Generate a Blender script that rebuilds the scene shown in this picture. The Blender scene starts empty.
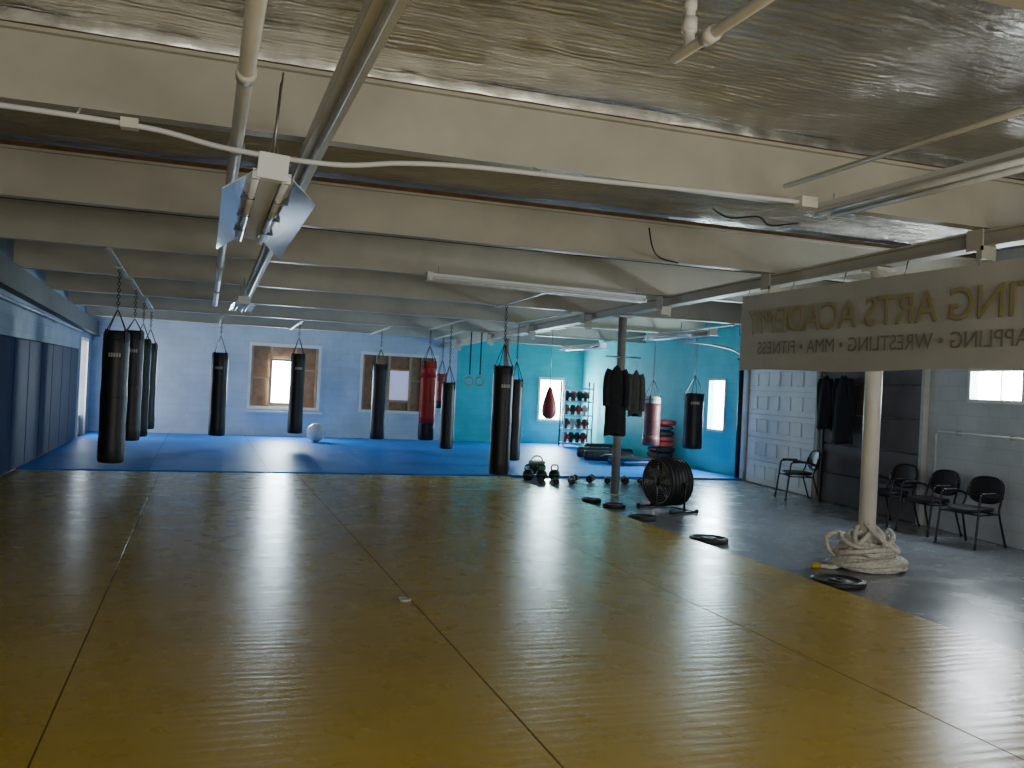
import bpy, math, random
from mathutils import Matrix, Vector, noise
random.seed(4)
sc=bpy.context.scene
# ---------------------------------------------------------------- camera
F=900.0; r=0.048; th=math.atan(308/900.0); H=1.7; pitch=math.atan(2.8/900)
fw=Vector((math.sin(th)*math.cos(pitch),math.cos(th)*math.cos(pitch),math.sin(pitch)))
rt0=Vector((math.cos(th),-math.sin(th),0)); up0=rt0.cross(fw)
rt=rt0*math.cos(r)+up0*math.sin(r); up=-rt0*math.sin(r)+up0*math.cos(r)
cam=bpy.data.cameras.new('camera');co=bpy.data.objects.new('camera',cam);sc.collection.objects.link(co)
M=Matrix((rt,up,-fw)).transposed().to_4x4(); M.translation=(0,0,H); co.matrix_world=M
cam.sensor_width=36; cam.lens=36*F/1024; cam.clip_start=0.05; sc.camera=co

# ---------------------------------------------------------------- materials
def new_mat(name):
    m=bpy.data.materials.new(name); m.use_nodes=True
    return m,m.node_tree,m.node_tree.nodes['Principled BSDF']
def coords(nt,swz=None,scale=(1,1,1)):
    tc=nt.nodes.new('ShaderNodeTexCoord'); out=tc.outputs['Object']
    if swz:
        s=nt.nodes.new('ShaderNodeSeparateXYZ'); c=nt.nodes.new('ShaderNodeCombineXYZ')
        nt.links.new(out,s.inputs[0])
        for i,a in enumerate(swz):
            if a!='0': nt.links.new(s.outputs['XYZ'.index(a)],c.inputs[i])
        out=c.outputs[0]
    mp=nt.nodes.new('ShaderNodeMapping'); mp.inputs['Scale'].default_value=scale
    nt.links.new(out,mp.inputs[0]); return mp.outputs[0]
def noise_n(nt,vec,scale,detail=4,rough=.55,dist=0):
    n=nt.nodes.new('ShaderNodeTexNoise'); n.inputs['Scale'].default_value=scale; n.inputs['Detail'].default_value=detail
    n.inputs['Roughness'].default_value=rough; n.inputs['Distortion'].default_value=dist
    nt.links.new(vec,n.inputs['Vector']); return n.outputs['Fac']
def ramp(nt,fac,stops):
    n=nt.nodes.new('ShaderNodeValToRGB'); e=n.color_ramp.elements
    while len(e)<len(stops): e.new(.5)
    for i,(p,c) in enumerate(stops): e[i].position=p; e[i].color=(*c,1) if len(c)==3 else c
    nt.links.new(fac,n.inputs[0]); return n.outputs[0]
def bump(nt,b,h,strength=.3,dist=.01,prev=None):
    n=nt.nodes.new('ShaderNodeBump'); n.inputs['Strength'].default_value=strength; n.inputs['Distance'].default_value=dist
    nt.links.new(h,n.inputs['Height'])
    if prev: nt.links.new(prev,n.inputs['Normal'])
    nt.links.new(n.outputs[0],b.inputs['Normal']); return n.outputs[0]
def simple(name,col,rough=.6,metal=0,var=.15,nscale=6,bumps=0,bscale=40,spec=.5):
    m,nt,b=new_mat(name); v=coords(nt)
    f=noise_n(nt,v,nscale)
    c1=tuple(max(0,x*(1-var)) for x in col); c2=tuple(min(1,x*(1+var)) for x in col)
    nt.links.new(ramp(nt,f,[(.3,c1),(.7,c2)]),b.inputs['Base Color'])
    b.inputs['Roughness'].default_value=rough; b.inputs['Metallic'].default_value=metal; b.inputs['Specular IOR Level'].default_value=spec
    if bumps: bump(nt,b,noise_n(nt,v,bscale,3),bumps,.005)
    return m
def glow(name,col,st):
    m,nt,b=new_mat(name); b.inputs['Base Color'].default_value=(.8,.8,.8,1)
    v=coords(nt); f=noise_n(nt,v,2.5,2)
    c1=tuple(x*.85 for x in col)
    nt.links.new(ramp(nt,f,[(.35,c1),(.65,col)]),b.inputs['Emission Color'])
    b.inputs['Emission Strength'].default_value=st; return m

def mat_golden():
    m,nt,b=new_mat('golden_vinyl'); v=coords(nt)
    f=noise_n(nt,v,.7,7,.65)
    nt.links.new(ramp(nt,f,[(.25,(.44,.305,.028)),(.6,(.55,.39,.050)),(.85,(.62,.455,.080))]),b.inputs['Base Color'])
    f2=noise_n(nt,v,3,5)
    rr=nt.nodes.new('ShaderNodeMapRange'); rr.inputs['To Min'].default_value=.20; rr.inputs['To Max'].default_value=.36
    nt.links.new(f2,rr.inputs[0]); nt.links.new(rr.outputs[0],b.inputs['Roughness'])
    b.inputs['Specular IOR Level'].default_value=.32
    w=nt.nodes.new('ShaderNodeTexWave'); w.wave_type='BANDS'; w.bands_direction='Y'
    w.inputs['Scale'].default_value=3.3; w.inputs['Distortion'].default_value=6; w.inputs['Detail'].default_value=3; w.inputs['Detail Scale'].default_value=.8; w.inputs['Detail Roughness'].default_value=.6
    nt.links.new(coords(nt,None,(.35,1,1)),w.inputs['Vector'])
    p=bump(nt,b,w.outputs['Fac'],.15,.004)
    p=bump(nt,b,noise_n(nt,coords(nt,None,(.7,9,1)),1.6,3,.5,.3),.22,.008,p)
    return m
def mat_blue():
    m,nt,b=new_mat('blue_vinyl'); v=coords(nt)
    f=noise_n(nt,v,.8,5)
    nt.links.new(ramp(nt,f,[(.3,(.004,.15,.58)),(.7,(.010,.24,.76))]),b.inputs['Base Color'])
    b.inputs['Roughness'].default_value=.45; b.inputs['Specular IOR Level'].default_value=.22
    bump(nt,b,noise_n(nt,coords(nt,None,(1,3,1)),3,4),.3,.01); return m
def mat_conc():
    m,nt,b=new_mat('sealed_concrete'); v=coords(nt)
    f=noise_n(nt,v,.7,8,.65,.4)
    nt.links.new(ramp(nt,f,[(.25,(.16,.175,.20)),(.5,(.23,.25,.28)),(.8,(.31,.33,.36))]),b.inputs['Base Color'])
    f2=noise_n(nt,v,2.2,6)
    rr=nt.nodes.new('ShaderNodeMapRange'); rr.inputs['To Min'].default_value=.14; rr.inputs['To Max'].default_value=.38
    nt.links.new(f2,rr.inputs[0]); nt.links.new(rr.outputs[0],b.inputs['Roughness'])
    bump(nt,b,noise_n(nt,v,8,5),.10,.008); return m
def mat_block(name,col,swz,alt=None,split=None,axis='X'):
    m,nt,b=new_mat(name); v=coords(nt,swz)
    br=nt.nodes.new('ShaderNodeTexBrick'); nt.links.new(v,br.inputs['Vector'])
    br.inputs['Scale'].default_value=1; br.inputs['Brick Width'].default_value=.4; br.inputs['Row Height'].default_value=.2; br.inputs['Mortar Size'].default_value=.006
    br.inputs['Color1'].default_value=(1,1,1,1); br.inputs['Color2'].default_value=(.95,.95,.95,1); br.inputs['Mortar'].default_value=(.85,.85,.85,1)
    f=noise_n(nt,coords(nt),1.3,6,.6)
    c=ramp(nt,f,[(.25,tuple(x*.78 for x in col)),(.6,col)])
    if alt:
        c2=ramp(nt,f,[(.25,tuple(x*.8 for x in alt)),(.6,alt)])
        s=nt.nodes.new('ShaderNodeSeparateXYZ'); nt.links.new(coords(nt),s.inputs[0])
        g=nt.nodes.new('ShaderNodeMath'); g.operation='GREATER_THAN'; g.inputs[1].default_value=split
        nt.links.new(s.outputs['XYZ'.index(axis)],g.inputs[0])
        mx0=nt.nodes.new('ShaderNodeMix'); mx0.data_type='RGBA'
        nt.links.new(g.outputs[0],mx0.inputs[0]); nt.links.new(c,mx0.inputs[6]); nt.links.new(c2,mx0.inputs[7]); c=mx0.outputs[2]
    mx=nt.nodes.new('ShaderNodeMix'); mx.data_type='RGBA'; mx.blend_type='MULTIPLY'; mx.inputs[0].default_value=1
    nt.links.new(c,mx.inputs[6]); nt.links.new(br.outputs['Color'],mx.inputs[7]); nt.links.new(mx.outputs[2],b.inputs['Base Color'])
    b.inputs['Roughness'].default_value=.6
    inv=nt.nodes.new('ShaderNodeMath'); inv.operation='SUBTRACT'; inv.inputs[0].default_value=1; nt.links.new(br.outputs['Fac'],inv.inputs[1])
    bump(nt,b,inv.outputs[0],.4,.008); return m
def mat_foil():
    m,nt,b=new_mat('foil_insulation'); v=coords(nt)
    f=noise_n(nt,v,1.1,5,.6)
    nt.links.new(ramp(nt,f,[(.3,(.40,.38,.33)),(.7,(.68,.66,.59))]),b.inputs['Base Color'])
    b.inputs['Metallic'].default_value=.85; b.inputs['Roughness'].default_value=.27
    p=bump(nt,b,noise_n(nt,coords(nt,None,(.8,2.6,1)),2.4,6,.65,.9),1.0,.08)
    w=nt.nodes.new('ShaderNodeTexWave'); w.bands_direction='Y'; w.inputs['Scale'].default_value=5; w.inputs['Distortion'].default_value=2.0; w.inputs['Detail'].default_value=2
    nt.links.new(v,w.inputs['Vector'])
    p=bump(nt,b,w.outputs['Fac'],.6,.02,p)
    return m
GOLD=mat_golden(); BLUE=mat_blue(); CONC=mat_conc(); FOIL=mat_foil()
FOILS=simple('foil_tape_edge',(.58,.57,.53),.3,.9,.25,7,.5,12)
CREAM=simple('cream_painted_steel',(.52,.50,.42),.5,0,.1,2)
CREAM2=simple('cream_post_paint',(.76,.73,.65),.45,0,.08,4)
WOOD=simple('wood_blocking',(.17,.09,.04),.8,0,.3,8)
PLY=simple('plywood_board',(.34,.19,.10),.75,0,.3,4)
STUD=simple('pine_stud',(.48,.33,.19),.75,0,.2,5)
SEAM=simple('seam_shadow_strip',(.16,.115,.03),.95,0,.1,10,spec=0)
GAP=simple('blue_gap_strip',(.004,.05,.2),.95,0,.1,10,spec=0)
GALV=simple('galvanized_pipe',(.42,.42,.41),.4,.4,.15,6)
LEDG=simple('ledger_paint',(.13,.13,.12),.7,0,.15,3)
WHITEP=simple('white_paint',(.78,.78,.77),.5,0,.05,3)
BLK=simple('black_vinyl',(.012,.013,.018),.45,0,.3,9,.2,25)
BLKR=simple('black_rubber',(.014,.014,.015),.55,0,.3,12,.3,60)
NAVY=simple('navy_pad_vinyl',(.004,.014,.060),.6,0,.2,2,.15,10,spec=.18)
RED=simple('red_vinyl',(.62,.035,.02),.4,0,.15,6)
RED2=simple('oxblood_leather',(.32,.04,.035),.45,0,.2,6)
BRN=simple('maroon_leather',(.16,.045,.04),.45,0,.25,6)
GREYW=simple('worn_white_canvas',(.5,.5,.48),.6,0,.1,8)
STEEL=simple('chain_steel',(.35,.35,.35),.35,.9,.1,20)
ALU=simple('bright_reflector',(.74,.80,.86),.16,1,.05,3)
ROPE=simple('rope_fibre',(.64,.61,.55),.9,0,.3,30,.8,90)
YEL=simple('yellow_tape',(.65,.45,.03),.6)
CLOTHB=simple('black_cloth',(.012,.013,.016),.9,0,.3,8,.4,80)
CLOTHG=simple('grey_cloth',(.08,.08,.075),.9,0,.2,8,.4,80)
BRNPANEL=simple('brown_grey_panel',(.12,.10,.09),.6,0,.2,3)
GLOW=glow('daylit_frosted_pane',(.80,.93,1.0),45)
GLOWW=glow('daylit_door_pane',(1.0,.90,.78),7)
GLOWP=glow('violet_lit_sheet',(.50,.47,.95),.45)
TUBE=simple('unlit_fluorescent_tube',(.75,.78,.78),.25)
GREEN=simple('green_vinyl',(.03,.25,.16),.5)
BALLM=simple('clear_pvc_ball',(.62,.68,.72),.15)
GLOVE=simple('glove_red',(.38,.03,.03),.4)
LOGO=simple('cream_print',(.5,.47,.4),.6)
STEEL2=simple('black_tubing',(.02,.02,.022),.35,.5)

# ---------------------------------------------------------------- mesh builder
class B:
    def __init__(s): s.v=[];s.f=[];s.mi=[];s.sm=[];s.mats=[]
    def m(s,mat):
        if mat not in s.mats: s.mats.append(mat)
        return s.mats.index(mat)
    def add(s,vs,fs,mat,smooth=False):
        o=len(s.v); s.v+= [tuple(x) for x in vs]; k=s.m(mat)
        for f in fs: s.f.append(tuple(i+o for i in f)); s.mi.append(k); s.sm.append(smooth)
    def box(s,c,size,mat,rot=None):
        hx,hy,hz=[x/2 for x in size]; R=rot or Matrix.Identity(3); c=Vector(c)
        vs=[c+R@Vector((x,y,z)) for x in(-hx,hx) for y in(-hy,hy) for z in(-hz,hz)]
        s.add(vs,[(0,1,3,2),(4,6,7,5),(0,4,5,1),(2,3,7,6),(0,2,6,4),(1,5,7,3)],mat)
    def bb(s,a,b,mat): s.box([(a[i]+b[i])/2 for i in range(3)],[abs(b[i]-a[i]) for i in range(3)],mat)
    def slope(s,x0,x1,zlo,zhi,ys,mat,off):
        vs=[];fs=[];n=len(ys)
        for y in ys:
            o=off(y); vs+=[(x0,y,zlo+o),(x1,y,zlo+o),(x1,y,zhi+o),(x0,y,zhi+o)]
        for j in range(n-1):
            for k in range(4): fs.append((j*4+k,j*4+(k+1)%4,(j+1)*4+(k+1)%4,(j+1)*4+k))
        fs.append((3,2,1,0)); fs.append(tuple((n-1)*4+k for k in range(4))); s.add(vs,fs,mat)
    def prism(s,c,size,mat,bev=.02,rot=None):
        hx,hy,hz=[x/2 for x in size]; R=rot or Matrix.Identity(3); c=Vector(c); e=bev
        out=[];
        for (z,k) in ((-hz,e),(-hz+e,0),(hz-e,0),(hz,e)):
            a=hx-k; b_=hy-k; q=e
            ring=[(-a+q,-b_),(a-q,-b_),(a,-b_+q),(a,b_-q),(a-q,b_),(-a+q,b_),(-a,b_-q),(-a,-b_+q)]
            out.append([c+R@Vector((x,y,z)) for x,y in ring])
        vs=[p for rg in out for p in rg]; fs=[tuple(range(7,-1,-1)),tuple(range(24,32))]
        for j in range(3):
            for i in range(8): fs.append((j*8+i,j*8+(i+1)%8,(j+1)*8+(i+1)%8,(j+1)*8+i))
        s.add(vs,fs,mat,False)
    def rev(s,prof,mat,origin=(0,0,0),axis=(0,0,1),seg=24,smooth=True,sx=1,sy=1):
        q=Vector((0,0,1)).rotation_difference(Vector(axis).normalized()).to_matrix(); o=Vector(origin); n=len(prof)
        vs=[];fs=[]
        for (rr,z) in prof:
            for i in range(seg):
                a=2*math.pi*i/seg; vs.append(o+q@Vector((rr*math.cos(a)*sx,rr*math.sin(a)*sy,z)))
        for j in range(n-1):
            for i in range(seg): fs.append((j*seg+i,j*seg+(i+1)%seg,(j+1)*seg+(i+1)%seg,(j+1)*seg+i))
        if prof[0][0]>1e-4: fs.append(tuple(range(seg-1,-1,-1)))
        if prof[-1][0]>1e-4: fs.append(tuple(range((n-1)*seg,n*seg)))
        s.add(vs,fs,mat,smooth)
    def cyl(s,a,b,r1,mat,r2=None,seg=14):
        a=Vector(a);b=Vector(b);r2=r1 if r2 is None else r2
        s.rev([(r1,0),(r2,(b-a).length)],mat,a,(b-a),seg)
    def tube(s,pts,rad,mat,seg=10,closed=False):
        pts=[Vector(p) for p in pts]; n=len(pts); vs=[];fs=[]; prev=None
        for i,p in enumerate(pts):
            if closed: t=(pts[(i+1)%n]-pts[i-1])
            else: t=(pts[min(i+1,n-1)]-pts[max(i-1,0)])
            t.normalize()
            if prev is None:
                u=t.cross(Vector((0,0,1)));
                if u.length<.1: u=t.cross(Vector((1,0,0)))
            else: u=prev-t*prev.dot(t)
            u.normalize(); prev=u; w=t.cross(u)
            for k in range(seg):
                a=2*math.pi*k/seg; vs.append(p+(u*math.cos(a)+w*math.sin(a))*rad)
        m=n if closed else n-1
        for j in range(m):
            for k in range(seg): fs.append((j*seg+k,j*seg+(k+1)%seg,((j+1)%n)*seg+(k+1)%seg,((j+1)%n)*seg+k))
        if not closed: fs.append(tuple(range(seg-1,-1,-1))); fs.append(tuple(range((n-1)*seg,n*seg)))
        s.add(vs,fs,mat,True)
    def torus(s,c,R,rad,mat,axis=(0,0,1),seg=28):
        q=Vector((0,0,1)).rotation_difference(Vector(axis).normalized()).to_matrix()
        s.tube([Vector(c)+q@Vector((R*math.cos(2*math.pi*i/seg),R*math.sin(2*math.pi*i/seg),0)) for i in range(seg)],rad,mat,8,True)
    def obj(s,name,loc=(0,0,0),rotz=0):
        me=bpy.data.meshes.new(name); me.from_pydata(s.v,[],s.f)
        for m in s.mats: me.materials.append(m)
        me.polygons.foreach_set('material_index',s.mi); me.polygons.foreach_set('use_smooth',s.sm); me.update()
        o=bpy.data.objects.new(name,me); o.location=loc; o.rotation_euler[2]=rotz; sc.collection.objects.link(o); return o
def bez(pts,n=8):
    P=[Vector(p) for p in pts]; P=[2*P[0]-P[1]]+P+[2*P[-1]-P[-2]]; out=[]
    for i in range(1,len(P)-2):
        for k in range(n):
            t=k/n; a,b,c,d=P[i-1],P[i],P[i+1],P[i+2]
            out.append(.5*((2*b)+(c-a)*t+(2*a-5*b+4*c-d)*t*t+(3*b-a-3*c+d)*t**3))
    out.append(P[-2]); return out
pi=math.pi
def zs(y): return -.022*max(0,y-6.25)   # roof slopes down towards the back

def wall_y(name,x0,x1,z1,y,thick,mat,holes):
    b=B(); xs=sorted({x0,x1,*[h[0] for h in holes],*[h[1] for h in holes]}); zz=sorted({0,z1,*[h[2] for h in holes],*[h[3] for h in holes]})
    for i in range(len(xs)-1):
        for j in range(len(zz)-1):
            cx=(xs[i]+xs[i+1])/2; cz=(zz[j]+zz[j+1])/2
            if any(h[0]<cx<h[1] and h[2]<cz<h[3] for h in holes): continue
            b.bb((xs[i],y,zz[j]),(xs[i+1],y+thick,zz[j+1]),mat)
    return b
XL=-2.75; YB=25.5; ZC=3.95; YF=-3.0
MB_back=mat_block('painted_block_back',(.54,.64,.76),'XZ0',(.03,.56,.60),7.0,'X')
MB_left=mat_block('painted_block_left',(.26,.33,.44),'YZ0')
MB_teal=mat_block('painted_block_teal',(.06,.64,.68),'XZ0')
MB_right=mat_block('painted_block_right',(.64,.68,.72),'XZ0')
wb=wall_y('wall_back',XL-.2,11.2,ZC,YB,.2,MB_back,[(1.2,3.0,.84,2.5),(4.24,6.36,.85,2.42),(9.63,10.35,.76,1.97)])
wb.obj('wall_back')
bl=B()
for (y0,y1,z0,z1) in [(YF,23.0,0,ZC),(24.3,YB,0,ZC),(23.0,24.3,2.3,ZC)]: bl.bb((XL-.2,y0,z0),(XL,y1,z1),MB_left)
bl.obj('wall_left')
def seg_wall(name,p0,p1,mat,holes):
    d=Vector((p1[0]-p0[0],p1[1]-p0[1],0)); L=d.length; ang=math.atan2(d.y,d.x)
    b=wall_y('',0,L,ZC,-.2,.2,mat,holes)
    o=b.obj(name,(p0[0],p0[1],0),ang); return o,ang
pA0=(8.43+.139*YF,YF); pA1=(10.7,16.33); pB1=(11.0,YB)
dA=Vector((pA1[0]-pA0[0],pA1[1]-pA0[1])).normalized(); kA=1/dA.y
def sA(y): return (y-YF)*kA
wA,angA=seg_wall('wall_right',pA0,pA1,MB_right,[(sA(8.5),sA(9.42),1.83,2.2)])
dB=Vector((pB1[0]-pA1[0],pB1[1]-pA1[1])).normalized(); kB=1/dB.y
def sB(y): return (y-16.33)*kB
wBo,angB=seg_wall('wall_right_rear',pA1,pB1,MB_teal,[(sB(17.0),sB(17.65),.98,2.05)])
b=wall_y('',XL-.2,8.4,ZC,YF-.2,.2,MB_back,[(-2.2,.8,.9,2.6),(1.6,4.6,.9,2.6),(5.4,7.6,.9,2.6)]); b.obj('wall_front')
b=B(); b.bb((XL-.2,YF-.2,-.2),(11.3,YB+.2,0),CONC); b.obj('floor')
BY=[-.8,2.7,6.25,9.4,12.1,15.0,17.9,20.8,23.7]
b=B(); nx,ny=60,170; vs=[];fs=[]
for j in range(ny+1):
    y=YF+(YB-YF)*j/ny
    for i in range(nx+1):
        x=XL+(11.1-XL)*i/nx
        k=0
        for a_,b_ in zip([YF]+BY,BY+[YB]):
            if a_<=y<=b_: k=math.sin(math.pi*(y-a_)/(b_-a_))
        z=3.86-.07*k+.035*noise.noise(Vector((x*.9,y*1.4,0)))+.02*noise.noise(Vector((x*3,y*5,3)))+zs(y)
        vs.append((x,y,z))
for j in range(ny):
    for i in range(nx):
        a_=j*(nx+1)+i; fs.append((a_,a_+nx+1,a_+nx+2,a_+1))
b.add(vs,fs,FOIL,True)
b.bb((XL-.2,YF-.2,3.96),(11.3,YB+.2,4.05),WOOD)
b.obj('ceiling')
GX=6.55
for y in BY:
    b=B(); o=zs(y)
    x0,x1=XL+.01,(8.40+.139*y if y<16.3 else 10.68)
    b.bb((x0,y-.02,3.32+o),(x1,y+.02,3.76+o),CREAM)
    b.bb((x0,y-.07,3.305+o),(x1,y+.07,3.325+o),CREAM)
    b.bb((x0,y-.07,3.74+o),(x1,y+.07,3.765+o),CREAM)
    b.bb((x0,y-.06,3.765+o),(x1,y+.06,3.81+o),WOOD)
    n=160; vs=[];fs=[]
    for i in range(n+1):
        x=x0+(x1-x0)*i/n
        for k,(dy,z) in enumerate([(-.08,3.85),(-.085,3.81),(-.078,3.775)]):
            j_=.012*noise.noise(Vector((x*6,k,y))); vs.append((x,y+dy+j_,z+o+.8*j_))
    for i in range(n):
        for k in range(2): a_=i*3+k; fs.append((a_,a_+3,a_+4,a_+1))
    if y<9 : b.add(vs,fs,FOILS,True)
    b.obj('ceiling_joist')
YS=[YF+.02,6.25,YB-.02]
b=B(); b.slope(GX-.09,GX+.09,3.14,3.16,YS,CREAM,zs); b.slope(GX-.02,GX+.02,3.16,3.27,YS,CREAM,zs); b.slope(GX-.09,GX+.09,3.27,3.29,YS,CREAM,zs)
for y in BY:
    o=zs(y)
    b.bb((GX-.14,y-.09,3.10+o),(GX-.125,y+.09,3.29+o),CREAM)
    b.bb((GX-.14,y-.09,3.02+o),(GX-.02,y-.07,3.14+o),CREAM); b.bb((GX-.02,y-.09,3.0+o),(GX+.02,y+.09,3.14+o),CREAM)
b.obj('steel_girder')
for (y,rr,m_) in [(1.5,.085,CREAM2),(7.6,.085,CREAM2),(13.6,.07,GALV),(19.6,.07,GALV)]:
    b=B(); t=3.10+zs(y); b.rev([(rr,.012),(rr,t)],m_,(GX,y,0),seg=20)
    b.bb((GX-.14,y-.14,0),(GX+.14,y+.14,.012),m_); b.bb((GX-.12,y-.12,t),(GX+.12,y+.12,t+.035),m_)
    b.obj('support_post')
b=B(); b.slope(XL+.01,XL+.13,2.93,3.30,YS,LEDG,zs); b.slope(XL+.01,XL+.17,2.91,2.93,YS,LEDG,zs); b.obj('ledger_beam')

# ---------------------------------------------------------------- mats
b=B(); TH=.04
edges=[XL+.02,-.61,1.57,3.78,5.43]
for i in range(4):
    b.prism(((edges[i]+edges[i+1])/2,(YF+15.75)/2,TH/2),(edges[i+1]-edges[i]-.010,15.75-YF-.04,TH),GOLD,.001)
    if i<3: b.bb((edges[i+1]-.0049,YF+.05,.002),(edges[i+1]+.0049,15.7,.0396),SEAM)
b.obj('golden_floor_mat')
b=B(); b.bb((XL+.03,16.01,.002),(10.6,25.45,.0395),GAP)
for i in range(7):
    x0=XL+.02+i*1.93; x1=min(x0+1.924,10.62)
    for j in range(5):
        y0=16.0+j*1.9; b.prism(((x0+x1)/2,y0+.945,.02),(x1-x0,1.895,.04),BLUE,.001)
b.obj('blue_floor_mat')
y=YF+.1
b=B()
while y<22.7-.6:
    b.prism((XL+.035,y+.6,1.08),(.06,1.19,2.02),NAVY,.02); y+=1.2
b.obj('wall_pad')

# ---------------------------------------------------------------- windows
def window_back(name,x0,x1,z0,z1,panes,studs,ply,frame=WHITEP):
    b=B(); y=YB
    for (a,c) in [((x0-.07,y-.05,z0-.07),(x1+.07,y,z0)),((x0-.07,y-.05,z1),(x1+.07,y,z1+.08)),((x0-.07,y-.05,z0),(x0,y,z1)),((x1,y-.05,z0),(x1+.07,y,z1))]: b.bb(a,c,frame)
    b.bb((x0+.005,y+.16,z0+.005),(x1-.005,y+.19,z1-.005),ply)
    for (a0,a1,c0,c1,m_) in panes: b.bb((a0,y+.12,c0),(a1,y+.155,c1),m_)
    for (a0,a1,c0,c1) in studs: b.bb((max(a0,x0+.005),y+.04,max(c0,z0+.005)),(min(a1,x1-.005),y+.12,min(c1,z1-.005)),STUD)
    return b.obj(name)
window_back('window_1',1.2,3.0,.84,2.5,[(1.77,2.34,.96,2.1,GLOW)],[(1.2,1.26,.84,2.5),(1.7,1.77,.84,2.5),(2.34,2.41,.84,2.5),(2.94,3.0,.84,2.5),(1.26,1.7,1.6,1.65),(1.77,2.34,2.1,2.16),(2.41,2.94,1.85,1.9),(1.77,2.34,.86,.95)],PLY)
window_back('window_2',4.24,6.36,.85,2.42,[(5.04,5.6,1.16,2.0,GLOWP)],[(4.24,4.3,.85,2.42),(4.62,4.68,.85,2.42),(4.98,5.04,.85,2.42),(5.6,5.66,.85,2.42),(5.95,6.0,.85,2.42),(6.3,6.36,.85,2.42),(4.68,4.98,1.5,1.55),(5.66,5.95,1.7,1.75),(5.04,5.6,2.0,2.05),(5.04,5.6,1.1,1.15)],PLY)
window_back('window_3',9.63,10.35,.76,1.97,[(9.65,10.33,.78,1.95,GLOW)],[(9.98,9.995,.78,1.95)],PLY)
b=B(); b.bb((1.05,YB-.16,.68),(3.15,YB-.052,.73),WHITEP); b.obj('window_sill')
def win_local(name,s0,s1,z0,z1,p0,ang,glowm,bars=1):
    b=B(); 
    for (a,c) in [((s0-.05,0,z0-.05),(s1+.05,.03,z0)),((s0-.05,0,z1),(s1+.05,.03,z1+.05)),((s0-.05,0,z0),(s0,.03,z1)),((s1,0,z0),(s1+.05,.03,z1))]: b.bb(a,c,WHITEP)
    b.bb((s0,-.12,z0),(s1,-.1,z1),glowm)
    for k in range(bars):
        s=s0+(s1-s0)*(k+1)/(bars+1); b.bb((s-.012,-.1,z0),(s+.012,-.06,z1),WHITEP)
    return b.obj(name,(p0[0],p0[1],0),ang)
win_local('window_4',sB(17.0),sB(17.65),.98,2.05,pA1,angB,GLOW,0)
win_local('window_5',sA(8.5),sA(9.42),1.83,2.2,pA0,angA,GLOW,1)
b=B(); b.bb((XL-.16,23.01,0),(XL-.13,24.29,2.29),GLOWW)
for y0,y1,z0,z1 in [(22.92,23.0,0,2.38),(24.3,24.38,0,2.38),(23.0,24.3,2.3,2.38)]: b.bb((XL+.001,y0,z0),(XL+.03,y1,z1),WHITEP)
b.bb((XL-.13,23.62,0),(XL-.09,23.68,2.3),STUD); b.bb((XL-.13,23.0,0),(XL-.09,24.3,.5),STUD)
b.obj('door_1')
for i,(x0,x1) in enumerate([(-2.2,.8),(1.6,4.6),(5.4,7.6)]):  # unseen windows behind the camera, added so their glowing panes light the foreground
    b=B(); b.bb((x0,YF-.14,.9),(x1,YF-.12,2.6),glow('front_pane%d'%i,(.97,.95,.90),2))
    for a,c in [((x0-.05,YF,.85),(x1+.05,YF+.03,.9)),((x0-.05,YF,2.6),(x1+.05,YF+.03,2.65)),((x0-.05,YF,.9),(x0,YF+.03,2.6)),((x1,YF,.9),(x1+.05,YF+.03,2.6)),(((x0+x1)/2-.03,YF-.1,.9),((x0+x1)/2+.03,YF-.05,2.6))]: b.bb(a,c,WHITEP)
    b.obj('window_%d'%(6+i))
def area(name,loc,rot,sx,sy,e,col):
    l=bpy.data.lights.new(name,'AREA'); l.shape='RECTANGLE'; l.size=sx; l.size_y=sy; l.energy=e; l.color=col
    o=bpy.data.objects.new(name,l); o.location=loc; o.rotation_euler=rot; sc.collection.objects.link(o); return o
for x in (-.7,3.1,6.5): area('window_daylight',(x,YF+.06,1.75),(pi/2,0,0),2.6 if x<6 else 2.0,1.6,88,(1,.96,.86))  # added fill lights at the unseen front windows, brighten near mats and ceiling
area('window_daylight',(2.05,YB-.08,1.53),(-pi/2,0,0),.56,1.1,90,(.58,.82,1))
area('window_daylight',(9.99,YB-.08,1.36),(-pi/2,0,0),.68,1.15,150,(.60,.90,1))
area('window_daylight',(10.66,17.32,1.5),(0,pi/2,0),1.0,.6,125,(.66,.92,1))
area('window_daylight',(9.62,8.96,2.0),(0,pi/2,0),.35,.85,45,(.85,.93,1))
area('window_daylight',(XL+.06,23.65,1.3),(0,-pi/2,0),1.9,1.2,38,(.70,.86,1))

# ---------------------------------------------------------------- right wall doors
def onA(y,n=0):
    p=Vector((8.43+.139*y,y,0)); nrm=Vector((-dA.y,dA.x,0)); return p+nrm*n
b=B(); s0,s1=sA(13.2),sA(15.85)
for k in range(5):
    z0=.02+k*.46; b.bb((s0,.02,z0),(s1,.06,z0+.45),WHITEP)
    for c in range(6):
        w=(s1-s0)/6; x=s0+w*(c+.5); b.prism((x,.065,z0+.225),(w*.72,.02,.26),WHITEP,.006)
b.bb((s0-.1,.005,0),(s0-.02,.1,2.4),CREAM); b.bb((s1+.02,.005,0),(s1+.1,.1,2.4),CREAM); b.bb((s0-.1,.005,2.34),(s1+.1,.1,2.45),CREAM)
b.tube(bez([(s0-.02,.1,0),(s0-.02,.1,2.2),(s0-.02,.3,2.6),(s0-.02,.9,2.75),(s0-.02,1.6,2.78)]),.02,GALV)
b.tube(bez([(s1+.02,.1,0),(s1+.02,.1,2.2),(s1+.02,.3,2.6),(s1+.02,.9,2.75),(s1+.02,1.6,2.78)]),.02,GALV)
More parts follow.
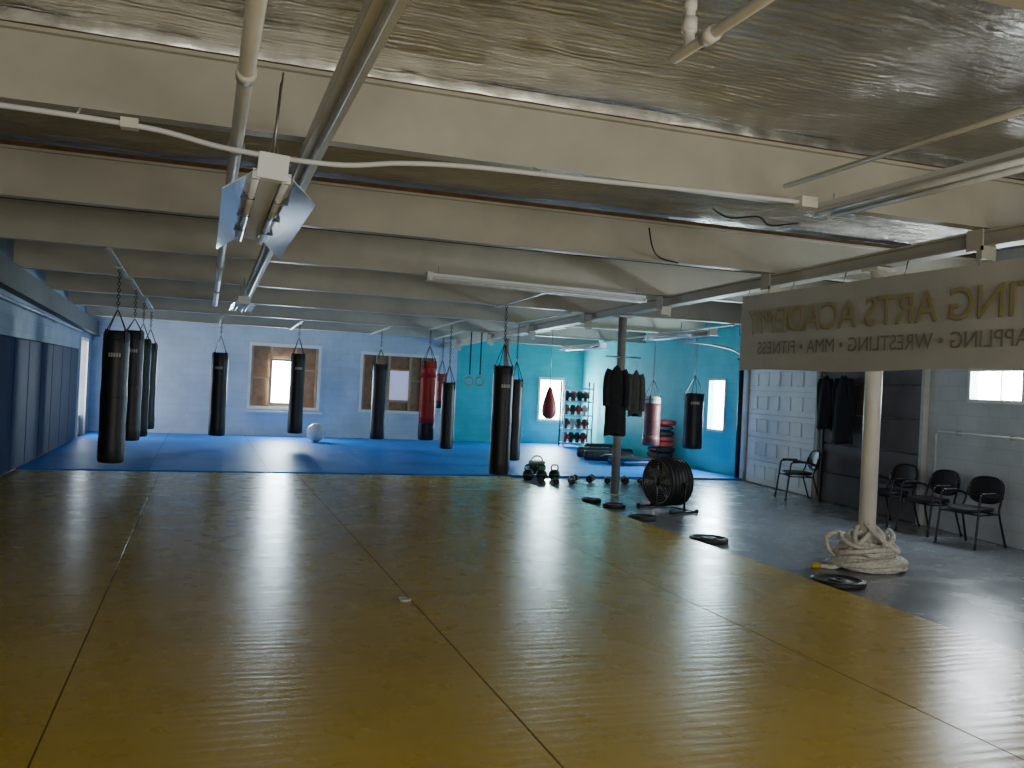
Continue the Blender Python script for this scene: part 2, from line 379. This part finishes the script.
for s_ in (s0-.02,s1+.02): b.tube([(s_,1.6,2.78),(s_,1.6,3.15)],.012,GALV)
b.obj('garage_door',(pA0[0],pA0[1],0),angA)
b=B(); s0,s1=sA(10.35),sA(12.95)
for k in range(5):
    b.prism(((s0+s1)/2,.04,.25+k*.5),(s1-s0,.05,.49),BRNPANEL,.01)
b.bb((s0-.07,.005,0),(s0,.09,2.6),GREYW); b.bb((s1,.005,0),(s1+.07,.09,2.6),BLKR); b.bb((s0-.07,.005,2.5),(s1+.07,.09,2.6),BRNPANEL)
b.obj('sectional_overhead_door',(pA0[0],pA0[1],0),angA)
b=B(); b.tube([onA(10.05,.04)+Vector((0,0,.45)),onA(10.05,.04)+Vector((0,0,1.33)),onA(10.0,.04)+Vector((0,0,1.36)),onA(6.5,.04)+Vector((0,0,1.36))],.014,WHITEP)
for y in (9.6,8.6,7.6): b.box(onA(y,.035)+Vector((0,0,1.36)),(.03,.06,.06),GALV)
b.box(onA(10.05,.06)+Vector((0,0,.4)),(.07,.08,.13),GALV)
b.obj('wall_conduit')
b=B()
b.tube([(XL+.06,3,2.75),(XL+.06,22.6,2.5)],.025,GALV); 
for y in range(4,22,3): b.box((XL+.035,y,2.75-.25*(y-3)/19.6),(.06,.05,.07),GALV)
b.obj('wall_pipe')

# ---------------------------------------------------------------- ceiling services
b=B(); b.tube([(.13,-2.5,3.2),(.13,6.25,3.2),(.13,17.5,3.2+zs(17.5))],.042,CREAM2,14)
for y in BY[:6]: o=zs(y); b.cyl((.13,y,3.19+o),(.13,y,3.30+o),.012,GALV); b.torus((.13,y,3.2+o),.050,.01,GALV,(0,1,0),16)
for y in (4.7,9.2): b.cyl((.13,y-.06,3.2+zs(y)),(.13,y+.06,3.2+zs(y)),.052,CREAM2)
b.obj('sprinkler_pipe')
b=B(); Y2=[-2.5,6.25,18]
b.slope(.55,.68,3.17,3.178,Y2,CREAM,zs); b.slope(.55,.558,3.178,3.25,Y2,CREAM2,zs); b.slope(.672,.68,3.178,3.25,Y2,CREAM2,zs)
b.tube([(.615,-2.5,3.15),(.615,6.25,3.15),(.615,18,3.15+zs(18))],.018,GALV,8)
for y in BY[:6]: b.cyl((.62,y,3.17+zs(y)),(.62,y,3.30+zs(y)),.012,GALV)
b.obj('cable_tray')
b=B(); pts=[(XL+.2,5.95,3.20),(-1.2,5.96,3.20),(-.4,5.97,3.18),(.1,5.98,3.115),(.75,6.0,3.105),(1.2,6.0,3.17),(1.7,5.97,3.2),(2.6,5.9,3.20),(3.3,5.82,3.20),(4.2,5.75,3.20)]
b.tube(bez(pts),.017,WHITEP)
for x in (-2,-.8,2.2,3.4): b.tube([(x,5.98-.06*max(0,x-1),3.2),(x,6.17,3.30)],.008,WHITEP,6)
b.box((-.50,5.97,3.19),(.10,.08,.06),CREAM2); b.box((4.25,5.75,3.2),(.14,.1,.08),CREAM2)
b.obj('electrical_conduit')
b=B(); b.tube([(3.95,2,3.26),(3.95,5.6,3.26)],.018,CREAM2)
b.tube([(3.95,2.7,3.24),(3.95,2.7,3.30)],.012,CREAM2)
b.obj('branch_water_pipe')
b=B(); b.tube(bez([(1.95,.5,3.22),(1.95,3.42,3.22),(1.95,3.50,3.235),(1.95,3.52,3.30),(1.95,3.52,3.42)]),.024,CREAM2,12)
b.cyl((1.95,3.3,3.22),(1.95,3.38,3.22),.034,CREAM2); b.cyl((1.95,3.52,3.30),(1.95,3.52,3.36),.034,CREAM2); b.cyl((1.95,3.52,3.40),(1.95,3.52,3.44),.03,CREAM2)
b.tube([(1.95,2.7,3.22),(1.95,2.7,3.30)],.012,CREAM2)
b.obj('water_pipe')
b=B()
b.tube(bez([(4.2,7.0,3.36),(4.35,6.95,3.29),(4.6,6.9,3.32),(4.8,7.0,3.28),(5.1,7.0,3.33)]),.009,BLKR,6)
b.tube(bez([(4.5,8.8,3.5),(4.6,8.9,3.32),(4.85,9.2,3.26),(5.15,9.3,3.23)]),.009,BLKR,6)
b.obj('power_cable')
def strip_light(L,wide=.32,chain=.6,refl=None,drop=.08,spine=.05,hh=.07):
    b=B(); refl=refl or ALU
    b.bb((-spine,-L/2,.0),(spine,L/2,hh),WHITEP)
    for sgn in (-1,1):
        vs=[(sgn*spine,-L/2,.03),(sgn*spine,L/2,.03),(sgn*wide/2,L/2,.03-drop),(sgn*wide/2,-L/2,.03-drop),(sgn*spine,-L/2,.036),(sgn*spine,L/2,.036),(sgn*wide/2,L/2,.037-drop),(sgn*wide/2,-L/2,.037-drop)]
        b.add(vs,[(0,1,2,3),(7,6,5,4),(2,6,7,3),(0,3,7,4),(1,5,6,2)],refl)
        b.cyl((sgn*(spine+.025),-L/2+.04,-.02),(sgn*(spine+.025),L/2-.04,-.02),.019,TUBE)
        for e in (-1,1): b.box((sgn*(spine+.025),e*(L/2-.02),-.01),(.04,.03,.05),WHITEP)
    b.bb((-spine-.025,-L/2-.02,-.03),(spine+.025,-L/2+.06,hh+.01),WHITEP)
    for e in (-1,1): b.cyl((0,e*(L/2-.15),.07),(0,e*(L/2-.15),.07+chain),.005,STEEL,seg=6)
    return b
b=strip_light(2.35,.46,.5,None,.15,.05,.09)
for s in (-.03,.03): b.tube([(s,-1.1,.08),(0,-.9,.3),(0,-.85,.57)],.004,STEEL,6)
for s in (-1,1):
    for k in (-.6,.0,.6): b.box((s*.14,k,-.03),(.17,.02,.02),STEEL2)
o=b.obj('fluorescent_strip_light',(.28,5.9,2.72)); o.rotation_euler=(0,math.radians(4),0)
strip_light(1.6,.34,.3).obj('fluorescent_strip_light',(.50,14.6,2.76))
strip_light(2.4,.24,.06,WHITEP,.05).obj('fluorescent_strip_light',(4.5,4.7,3.17))
strip_light(3.4,.10,.10,WHITEP,.02,.03).obj('fluorescent_strip_light',(4.35,11.6,3.05),math.radians(-90+8))
strip_light(2.4,.3,.2).obj('fluorescent_strip_light',(8.4,15.0,2.8))
strip_light(2.4,.3,.2).obj('fluorescent_strip_light',(8.4,19.6,2.7))

# ---------------------------------------------------------------- banner
def mat_banner():
    m,nt,bb=new_mat('banner_cloth'); v=coords(nt)
    f=noise_n(nt,v,1.5,4)
    nt.links.new(ramp(nt,f,[(.3,(.50,.49,.45)),(.7,(.62,.61,.56))]),bb.inputs['Base Color'])
    bb.inputs['Roughness'].default_value=.7
    bump(nt,bb,noise_n(nt,v,3,3),.3,.03); return m
BN=mat_banner(); GOLDP=simple('gold_print',(.42,.35,.15),.6); DKP=simple('dark_print',(.24,.22,.17),.6)
b=B(); n=60; vs=[];fs=[]; Y0,Y1=3.4,9.85; Z0,Z1=2.04,2.98
for i in range(n+1):
    y=Y0+(Y1-Y0)*i/n
    for j in range(9):
        z=Z0+(Z1-Z0)*j/8
        vs.append((6.40+.006*math.sin(y*3.1)*(1-j/8),y,z+ (.015*math.sin(y*2.2) if j==0 else 0)))
for i in range(n):
    for j in range(8): a_=i*9+j; fs.append((a_,a_+9,a_+10,a_+1))
b.add(vs,fs,BN,True)
for k in range(8):
    y=Y0+.1+k*(Y1-Y0-.2)/7; b.cyl((6.4,y,Z1-.02),(6.44,y,3.13+zs(y)),.006,STEEL,seg=6)
ban=b.obj('hanging_banner')
def text(body,size,y,z,mat,parent,x=6.378):
    c=bpy.data.curves.new(body[:6],'FONT'); c.body=body; c.size=size; c.extrude=.001; c.materials.append(mat)
    c.align_x='RIGHT'
    o=bpy.data.objects.new('lettering',c); o.matrix_world=Matrix.Translation((x,y,z))@Matrix(((0,0,1),(1,0,0),(0,1,0))).to_4x4()
    sc.collection.objects.link(o); o.parent=parent; return o
text('FIGHTING ARTS ACADEMY',.42,9.675,2.490,DKP,ban,6.379)
text('FIGHTING ARTS ACADEMY',.42,9.66,2.50,GOLDP,ban,6.375)
text('BOXING • GRAPPLING • WRESTLING • MMA • FITNESS',.215,9.45,2.24,DKP,ban)

# ---------------------------------------------------------------- punching bags
def rail_under(x,y0,y1):
    b=B(); b.slope(x-.025,x+.025,3.27,3.30,[y0,y1],CREAM,zs)
    for y in (y0+.1,y1-.1): b.box((x,y,3.285+zs(y)),(.09,.06,.03),CREAM)
    b.obj('bag_mounting_rail')
def heavy_bag(x,y,zb,L,rad,body,band=None,bottom=None,logo=False,name='punching_bag',face=0,hubh=.38,rail=True,bf=.8):
    b=B(); topz=3.265+zs(y)
    if rail:
        lo=max([q for q in BY if q<=y]); hi=min([q for q in BY if q>y]); rail_under(x,lo-.05,hi+.05)
    prof=[(rad*.6,0),(rad*.93,.01),(rad,.04)]
    n=10
    for i in range(1,n): prof.append((rad*(1+.02*math.sin(i*1.7)-.02*(i/n)),.04+(L-.08)*i/n))
    prof+=[(rad*.97,L-.04),(rad*.9,L-.01),(rad*.6,L)]
    if bottom or band:
        def sub(a,c,m_):
            pr=[p for p in prof if a<p[1]<c]
            def at(z):
                for p,q in zip(prof,prof[1:]):
                    if p[1]<=z<=q[1]: return p[0]+(q[0]-p[0])*(z-p[1])/max(1e-6,q[1]-p[1])
                return rad*.6
            b.rev([(at(a),a)]+pr+[(at(c),c)],m_,seg=28)
        f1=.22*L; f2=bf*L
        sub(0,f1,bottom or body); sub(f1,f2,body); sub(f2,L,band or body)
    else: b.rev(prof,body,seg=28)
    for zz in (.09*L,.5*L,.93*L): b.torus((0,0,zz),rad*1.0,.006,BLKR,seg=28)
    top=topz-zb
    hub=min(L+hubh,top-.1)
    for k in range(4):
        a=pi/4+k*pi/2
        b.box((rad*.97*math.cos(a),rad*.97*math.sin(a),L-.08),(.03,.03,.18),BLKR,Matrix.Rotation(a,3,'Z'))
        b.tube([(rad*.95*math.cos(a),rad*.95*math.sin(a),L),(0,0,hub)],.007,STEEL2,6)
    b.torus((0,0,hub),.03,.008,STEEL,(1,0,0),14)
    z=hub+.02; k=0
    while z<top-.03:
        b.torus((0,0,z+.02),.022,.006,STEEL2,((1,0,0),(0,1,0))[k%2],10); z+=.045; k+=1
    b.box((0,0,top-.006),(.1,.1,.012),STEEL)
    if logo:
        vs=[];fs=[]; dz=.80*L
        for j in range(5):
            a0=face-pi/2-.45+j*.19
            P=[(rad*1.012*math.cos(a0+t),rad*1.012*math.sin(a0+t)) for t in (0,.13)]
            o=len(vs); vs+=[(P[0][0],P[0][1],dz),(P[1][0],P[1][1],dz),(P[1][0],P[1][1],dz+.055),(P[0][0],P[0][1],dz+.055)]; fs.append((o,o+1,o+2,o+3))
        b.add(vs,fs,LOGO)
    return b.obj(name,(x,y,zb))
heavy_bag(-1.18,13.7,.37,1.85,.175,BLK,logo=True,hubh=.3)
heavy_bag(-1.14,16.35,.49,1.85,.165,BLK,logo=True,hubh=.2)
heavy_bag(-1.13,18.4,.42,1.85,.165,BLK,hubh=.3)
heavy_bag(-1.10,20.3,.45,1.8,.165,BLK,hubh=.3)
heavy_bag(.32,21.0,.3,1.85,.18,BLK,logo=True,face=-.1)
heavy_bag(2.04,21.3,.38,1.85,.17,BLK,logo=True)
heavy_bag(4.1,22.06,.25,1.85,.18,BLK)
heavy_bag(5.0,20.7,.35,1.85,.19,RED,bottom=BLK,band=RED)
heavy_bag(5.05,19.0,.28,1.45,.15,BLK,rail=False)
heavy_bag(5.86,22.8,1.05,.9,.14,RED2,bottom=BLK)
heavy_bag(4.8,14.5,.2,1.85,.175,BLK,logo=True)
heavy_bag(6.18,17.8,.16,1.7,.15,BLK)
heavy_bag(9.55,18.1,.52,1.12,.19,BRN,band=GREYW,bf=.86)
heavy_bag(9.55,16.3,.6,1.15,.2,BLK,logo=True,face=-.4)
b=B(); b.rev([(0.0,0),(.08,.015),(.14,.07),(.165,.16),(.16,.27),(.13,.42),(.085,.57),(.05,.68),(.03,.72)],RED2,seg=24)
tz=3.265+zs(18.65)-1.02; rail_under(7.28,17.85,20.85)
b.torus((0,0,.70),.035,.01,BLKR); b.cyl((0,0,.7),(0,0,tz),.008,STEEL,seg=6); b.torus((0,0,.76),.03,.006,STEEL,(1,0,0))
b.rev([(.0,tz-.03),(.05,tz-.02),(.05,tz)],STEEL)
b.obj('teardrop_punching_bag',(7.28,18.65,1.02))
b=B(); tz=3.305+zs(20.8)-1.79
for dx in (-.12,.14):
    b.torus((dx,0,0),.1,.016,STUD,(.3,1,0)); b.box((dx,0,(tz+.1)/2),(.03,.006,tz-.1),CLOTHB); b.box((dx,0,.13),(.04,.012,.06),STEEL)
    b.box((dx,0,tz-.01),(.05,.1,.02),STEEL)
b.obj('gymnastic_rings',(6.15,20.8,1.79))

# ---------------------------------------------------------------- exercise ball
b=B(); R_=.24; pr=[]
for i in range(25):
    a=-pi/2+pi*i/24; rr=R_*math.cos(a); pr.append((max(rr+(.002*math.cos(i*pi) if 3<i<21 else 0),0),R_+R_*math.sin(a)))
b.rev(pr,BALLM,seg=32); b.torus((0,0,R_),R_,.004,GREYW); b.torus((0,0,R_+.12),R_*.866,.004,GREYW); b.torus((0,0,R_-.12),R_*.866,.004,GREYW)
b.rev([(.02,0),(.02,.01),(0,.012)],BLKR,(R_*.98,0,R_),(1,0,0),12)
b.obj('exercise_ball',(2.8,23.6,.042))

# ---------------------------------------------------------------- chairs
def chair(x,y,rot):
    b=B()
    def padgrid(cfun,nu,nv,th,mat):
        vs=[];fs=[]
        for s_ in (0,1):
            for i in range(nu+1):
                for j in range(nv+1):
                    vs.append(cfun(i/nu,j/nv,s_*th))
        N=(nu+1)*(nv+1)
        for i in range(nu):
            for j in range(nv):
                a_=i*(nv+1)+j; fs.append((a_,a_+1,a_+nv+2,a_+nv+1)); fs.append((a_+N,a_+N+nv+1,a_+N+nv+2,a_+N+1))
        for i in range(nu):
            for jj in (0,nv):
                a_=i*(nv+1)+jj; c_=a_+nv+1; fs.append((a_,c_,c_+N,a_+N))
        for j in range(nv):
            for ii in (0,nu):
                a_=ii*(nv+1)+j; fs.append((a_,a_+1,a_+1+N,a_+N))
        b.add(vs,fs,mat,True)
    def sup(u,v,p=3.0):
        a=u*2-1; c=v*2-1; l=max(abs(a),abs(c))
        if l<1e-6: return 0,0
        ang=math.atan2(c,a); ca,sa=math.cos(ang),math.sin(ang)
        rr=(abs(ca)**p+abs(sa)**p)**(-1/p); return l*rr*ca,l*rr*sa
    def seatf(u,v,t):
        a,c=sup(u,v); return (a*.235,c*.23,.43+t+.015*a*a-.02*(1-c*c)*.3-.02*max(0,-c)**3)
    padgrid(seatf,12,12,.045,BLK)
    def backf(u,v,t):
        a,c=sup(u,v,2.5); return (a*.24,.245+.05*(c+1)/2+.03*(1-a*a)+t,.685+c*.175)
    padgrid(backf,12,12,.03,BLK)
    for s in (-1,1):
        b.tube(bez([(s*.27,-.27,.0),(s*.265,-.22,.42),(s*.265,-.2,.60),(s*.265,-.16,.645),(s*.265,.05,.65),(s*.26,.2,.63),(s*.25,.25,.6)],6),.0135,STEEL2,10)
        b.tube(bez([(s*.27,.32,.0),(s*.25,.2,.40),(s*.24,.23,.55),(s*.225,.275,.72)],6),.0135,STEEL2,10)
        b.prism((s*.265,-.04,.665),(.05,.26,.028),BLKR,.008)
        for yy in (-.27,.32): b.rev([(.017,0),(.017,.03),(.012,.035)],BLKR,(s*.27,yy,0),seg=10)
        b.tube([(s*.262,-.21,.41),(s*.25,.2,.41)],.011,STEEL2,8)
    for yy in (-.18,.17): b.tube([(-.26,yy,.41),(.26,yy,.41)],.011,STEEL2,8)
    b.tube([(-.24,.235,.6),(.24,.235,.6)],.01,STEEL2,8)
    return b.obj('waiting_room_chair',(x,y,0),rot)
chair(9.72,13.05,-pi/2-.3); chair(9.36,10.45,-pi/2+.05); chair(9.28,9.62,-pi/2+.05); chair(9.12,8.76,-pi/2+.15)

# ---------------------------------------------------------------- rope around post
b=B(); pts=[]; cx,cy=GX,7.6; N=340; turns=11
for i in range(N):
    t=i/(N-1); a=t*turns*2*pi
    R0=.30-.14*t+.05*math.sin(a*.37+1)+.03*math.sin(a*1.3); z=.03+.30*t+.05*math.sin(a+ t*7)*(.3+t)+.02*math.sin(a*2.3)
    R0=max(R0,.135)
    pts.append((cx+R0*1.15*math.cos(a),cy+R0*math.sin(a),max(.028,z)))
b.tube(pts,.026,ROPE,8)
pts=[]
for i in range(200):
    t=i/199; a=t*5*2*pi+.6
    R0=.34-.03*math.sin(a*.7); pts.append((cx+.03+R0*math.cos(a),cy-.02+R0*.9*math.sin(a),.03+.10*t+.012*math.sin(a*3)))
b.tube(pts,.025,ROPE,8)
for k in range(5):
    a0=k*1.27+.4; p=[]
    for i in range(24):
        q=i/24*2*pi
        c=Vector((cx+.14*math.cos(a0),cy+.14*math.sin(a0),.25+.03*k))
        p.append(c+Vector((math.cos(q)*.17*math.cos(a0)-math.sin(q)*.14*math.sin(a0),math.cos(q)*.17*math.sin(a0)+math.sin(q)*.14*math.cos(a0),-.14*math.cos(q)-.02)))
    b.tube(p,.024,ROPE,8,True)
tail=bez([(cx-.30,cy+.1,.12),(cx-.38,cy+.12,.2),(cx-.33,cy+.2,.3),(cx-.2,cy+.15,.33),(cx-.25,cy,.1),(cx-.38,cy-.02,.03),(cx-.52,cy+.05,.028)])
b.tube(tail,.024,ROPE,8); b.tube([(cx-.52,cy+.05,.028),(cx-.60,cy+.08,.028)],.028,YEL,8)
b.obj('battle_rope')

# ---------------------------------------------------------------- bumper plates on floor
def plate(x,y,R0,z=0):
    b=B(); b.rev([(.028,.005),(.028,.05),(.09,.05),(.1,.038),(R0*.74,.038),(R0*.8,.055),(R0*.97,.055),(R0,.045),(R0,.01),(R0*.97,0),(.09,.0),(.028,.005)],BLKR,seg=40)
    b.torus((0,0,.035),.032,.008,STEEL,seg=20); b.torus((0,0,.054),R0*.88,.004,STEEL,seg=36)
    return b.obj('weight_plate',(x,y,z))
plate(5.69,6.95,.25); plate(5.67,9.2,.225); plate(5.65,10.85,.19); plate(5.78,12.0,.17); plate(5.68,12.6,.15)
# ---------------------------------------------------------------- drum fan
b=B(); ax=Vector((-1,.0,0)).normalized(); c=Vector((0,0,.42)); side=Vector((0,0,1)).cross(ax)
Rm=.34
for k,(w) in enumerate((-.17,-.11,-.05,.01,.07,.13)): b.torus(c+ax*w,Rm,.013,BLKR,ax,36)
b.rev([(Rm-.02,-.18),(Rm,-.18),(Rm,.18),(Rm-.02,.18),(Rm-.02,-.18)],BLKR,c,ax,36)
b.torus(c+ax*.19,Rm-.01,.026,BLKR,ax,36)
for k in range(9): b.torus(c+ax*.20,.04+k*.033,.004,STEEL,ax,32)
for k in range(8):
    a=k*pi/4; d=side*math.cos(a)+Vector((0,0,1))*math.sin(a); b.tube([c+ax*.20,c+ax*.20+d*Rm],.005,STEEL,6)
b.rev([(.0,.0),(.08,.0),(.08,.19),(.05,.215),(0,.215)],BLKR,c,ax,20)
for k in range(5):
    a=k*2*pi/5; d=side*math.cos(a)+Vector((0,0,1))*math.sin(a); e=ax.cross(d)
    p0=c+ax*.08+d*.08; p1=c+ax*.08+d*.29
    vs=[p0-e*.03-ax*.02,p0+e*.04+ax*.03,p1+e*.10+ax*.05,p1-e*.06-ax*.04]; b.add(vs,[(0,1,2,3),(3,2,1,0)],STEEL)
b.rev([(0,-.18),(.12,-.18),(.12,-.1),(0,-.1)],BLKR,c,ax,20)
for s in (-1,1):
    q=c+side*s*(Rm+.03); b.tube([q,Vector((q.x,q.y,.03))],.016,STEEL2,8)
    b.tube([Vector((q.x,q.y,.02))-ax*.24,Vector((q.x,q.y,.02))+ax*.24],.018,STEEL2,8)
    b.cyl(q-side*s*.04,q+side*s*.03,.03,BLKR)
    for e in(-1,1): b.rev([(.03,-.015),(.03,.015)],BLKR,Vector((q.x,q.y,.03))+ax*.24*e,side,14)
q0=c+side*(Rm+.03); q1=c-side*(Rm+.03)
b.tube([Vector((q0.x,q0.y,.02))-ax*.2,Vector((q1.x,q1.y,.02))-ax*.2],.014,STEEL2,8)
b.obj('drum_fan',(6.52,11.75,0),.2)

# ---------------------------------------------------------------- dumbbells / kettlebell / bag
def dumbbell(x,y,rot,r0=.07):
    b=B()
    for s in (-1,1):
        b.rev([(r0*.7,0),(r0,.015),(r0,.09),(r0*.7,.105)],BLKR,(s*.06 if s>0 else -.165,0,r0),(1,0,0),6,False)
    b.cyl((-.07,0,r0),(.07,0,r0),.016,STEEL); return b.obj('dumbbell',(x,y,0),rot)
for i in range(5): dumbbell(6.55+i*.3,15.35-.1*i+.02,.9+.1*i,.075 if i%2 else .065)
for i in range(3): dumbbell(5.75+.3*i,15.0,1.3,.055)
def kettle(x,y):
    b=B(); b.rev([(.06,0),(.095,.03),(.11,.09),(.095,.15),(.055,.185),(0,.19)],BLKR,seg=24)
    b.tube(bez([(-.055,0,.16),(-.07,0,.22),(-.045,0,.27),(.045,0,.27),(.07,0,.22),(.055,0,.16)]),.014,STEEL2,8); b.torus((0,0,.1),.108,.008,GREEN)
    return b.obj('kettlebell',(x,y,0))
kettle(6.02,15.65); kettle(6.30,15.7); kettle(5.74,15.6)
b=B(); b.prism((0,0,.12),(.34,.26,.22),GREEN,.05); b.prism((.02,0,.235),(.3,.22,.05),GREYW,.02); b.tube(bez([(-.12,0,.24),(-.05,0,.34),(.08,0,.34),(.14,0,.24)]),.014,BLKR,8)
b.prism((-.1,-.14,.12),(.16,.04,.12),BLKR,.015); b.obj('gym_bag',(6.12,16.22,.042))

# ---------------------------------------------------------------- equipment rack
b=B(); W,D,Hh=.85,.42,1.9
for x in (-W/2,W/2):
    for y in (-D/2,D/2): b.box((x,y,Hh/2),(.04,.04,Hh),WHITEP if y<0 else BLKR)
for z in (.12,.52,.92,1.32,1.7):
    b.box((0,0,z),(W,D,.025),GREYW); b.box((0,-D/2,z+.0),(W,.015,.04),WHITEP)
rc=random.Random(2)
for z in (.135,.535,.935,1.335):
    x=-.33
    while x<.36:
        m_=rc.choice([GLOVE,BLK,BLK,BRN,GREYW,BLK]); s=.09+rc.random()*.03
        b.rev([(s*.55,0),(s*.6,.07),(s*.75,.08),(s,.14),(s*.95,.22),(s*.6,.28),(0,.295)],m_,(x,-.06,z),seg=14,sy=.8)
        b.rev([(0,0),(s*.35,.02),(s*.38,.08),(0,.11)],m_,(x+s*.8,-.1,z+.1),(.2,0,1),10)
        x+=.17+rc.random()*.03
b.obj('equipment_rack',(10.3,24.2,.042),-.1)
b=B()
for k in range(8):
    b.prism((rc.uniform(-.03,.03),rc.uniform(-.03,.03),.07+k*.13),(.42,.6,.12),[RED2,BLK,BLK,RED2][k%4],.03,Matrix.Rotation(rc.uniform(-.1,.1),3,'Z'))
    b.box((-.215,0,.07+k*.13),(.02,.3,.03),RED2)
b.obj('strike_pad_stack',(10.45,19.3,.042))
def roll(x,y,rot,L,rad):
    b=B(); b.rev([(rad*.6,0),(rad*.95,.02),(rad,.07),(rad*1.02,L/2),(rad,L-.07),(rad*.95,L-.02),(rad*.6,L)],BLK,(-L/2,0,rad),(1,0,0),22)
    for t in (.2,.5,.8): b.torus((-L/2+L*t,0,rad),rad*1.02,.010,BLKR,(1,0,0))
    b.tube(bez([(-.2,-rad,rad),(-.1,-rad-.06,rad+.05),(.1,-rad-.06,rad+.05),(.2,-rad,rad)]),.012,GREYW,6)
    return b.obj('grappling_dummy_bag',(x,y,.042),rot)
roll(9.5,20.4,-.2,1.4,.13); roll(9.2,19.5,-.35,1.2,.12); roll(10.0,21.6,-.1,1.0,.14)
b=B()
for k in range(3): b.prism((0,0,.03+k*.055),(1.3,.7,.05),[BLK,BLUE,BLK][k],.015,Matrix.Rotation(.04*k,3,'Z'))
b.obj('folded_mat',(9.6,18.7,.042),.1)

# ---------------------------------------------------------------- hanging garments
def garment(name,x,y,z,w,L,mat,rot=0,sleeves=True):
    b=B(); nu,nv=24,14; vs=[];fs=[]
    for j in range(nv+1):
        t=j/nv
        for i in range(nu):
            a=2*pi*i/nu
            ww=w*(.35+.65*min(1,t*5))*(1+.12*t); dd=.07*(.6+.5*t)
            fold=1+.16*t*math.sin(a*5+t*2)+.07*math.sin(a*9)
            vs.append((ww/2*math.cos(a)*fold,dd*math.sin(a)*fold,-L*t-.05*abs(math.cos(a))*(1-t)+.03*t*math.sin(a*3)))
    for j in range(nv):
        for i in range(nu): fs.append((j*nu+i,j*nu+(i+1)%nu,(j+1)*nu+(i+1)%nu,(j+1)*nu+i))
    fs.append(tuple(range(nu))); fs.append(tuple(range((nv+1)*nu-1,nv*nu-1,-1)))
    b.add(vs,fs,mat,True)
    if sleeves:
        for s in (-1,1): b.tube(bez([(s*w*.36,0,-.08),(s*w*.5,.0,-.18),(s*w*.56,-.02,-.4),(s*w*.52,-.03,-.68)]),.055,mat,10)
    b.tube(bez([(0,0,-.02),(0,0,.06),(.03,0,.1),(0,0,.14),(-.03,0,.11)]),.004,STEEL,6)
    return b.obj(name,(x,y,z),rot)
garment('hanging_jacket',GX-.18,13.36,2.14,.30,1.14,CLOTHB,-.3)
garment('hanging_jacket',GX+.17,13.36,2.08,.20,.75,CLOTHG,-.3)
b=B(); b.tube([(GX-.34,13.48,2.28),(GX+.30,13.48,2.28)],.010,STEEL,8); b.torus((GX,13.6,2.28),.08,.01,STEEL); b.obj('coat_rail')
p=onA(12.15,.22); garment('hanging_jacket',p.x,p.y,2.15,.46,1.1,CLOTHB,angA)
p=onA(12.7,.22); garment('hanging_jacket',p.x,p.y,2.15,.34,.9,CLOTHB,angA)
b=B(); p0=onA(11.8,.22)+Vector((0,0,2.31)); p1=onA(13.0,.22)+Vector((0,0,2.31)); b.tube([p0,p1],.012,STEEL,8)
for p in (p0,p1): b.tube([p,p+Vector((dA.y,-dA.x,0))*.12],.012,STEEL,8)
b.obj('coat_rail')
b=B(); p=onA(16.14,.12); b.cyl((p.x,p.y,0),(p.x,p.y,2.5),.05,BLKR); b.box((p.x,p.y,2.5),(.14,.14,.04),BLKR); b.box((p.x,p.y,.01),(.16,.16,.02),BLKR); b.obj('door_track_post')
b=B(); b.rev([(.05,0),(.05,.008),(.04,.01),(.0,.01)],GREYW,seg=20); b.torus((0,0,.008),.045,.006,GREYW); b.obj('tape_roll',(1.52,6.72,.04))
w=bpy.data.worlds.new('world'); sc.world=w; w.use_nodes=True; w.node_tree.nodes['Background'].inputs[0].default_value=(.6,.75,1,1); w.node_tree.nodes['Background'].inputs[1].default_value=.3
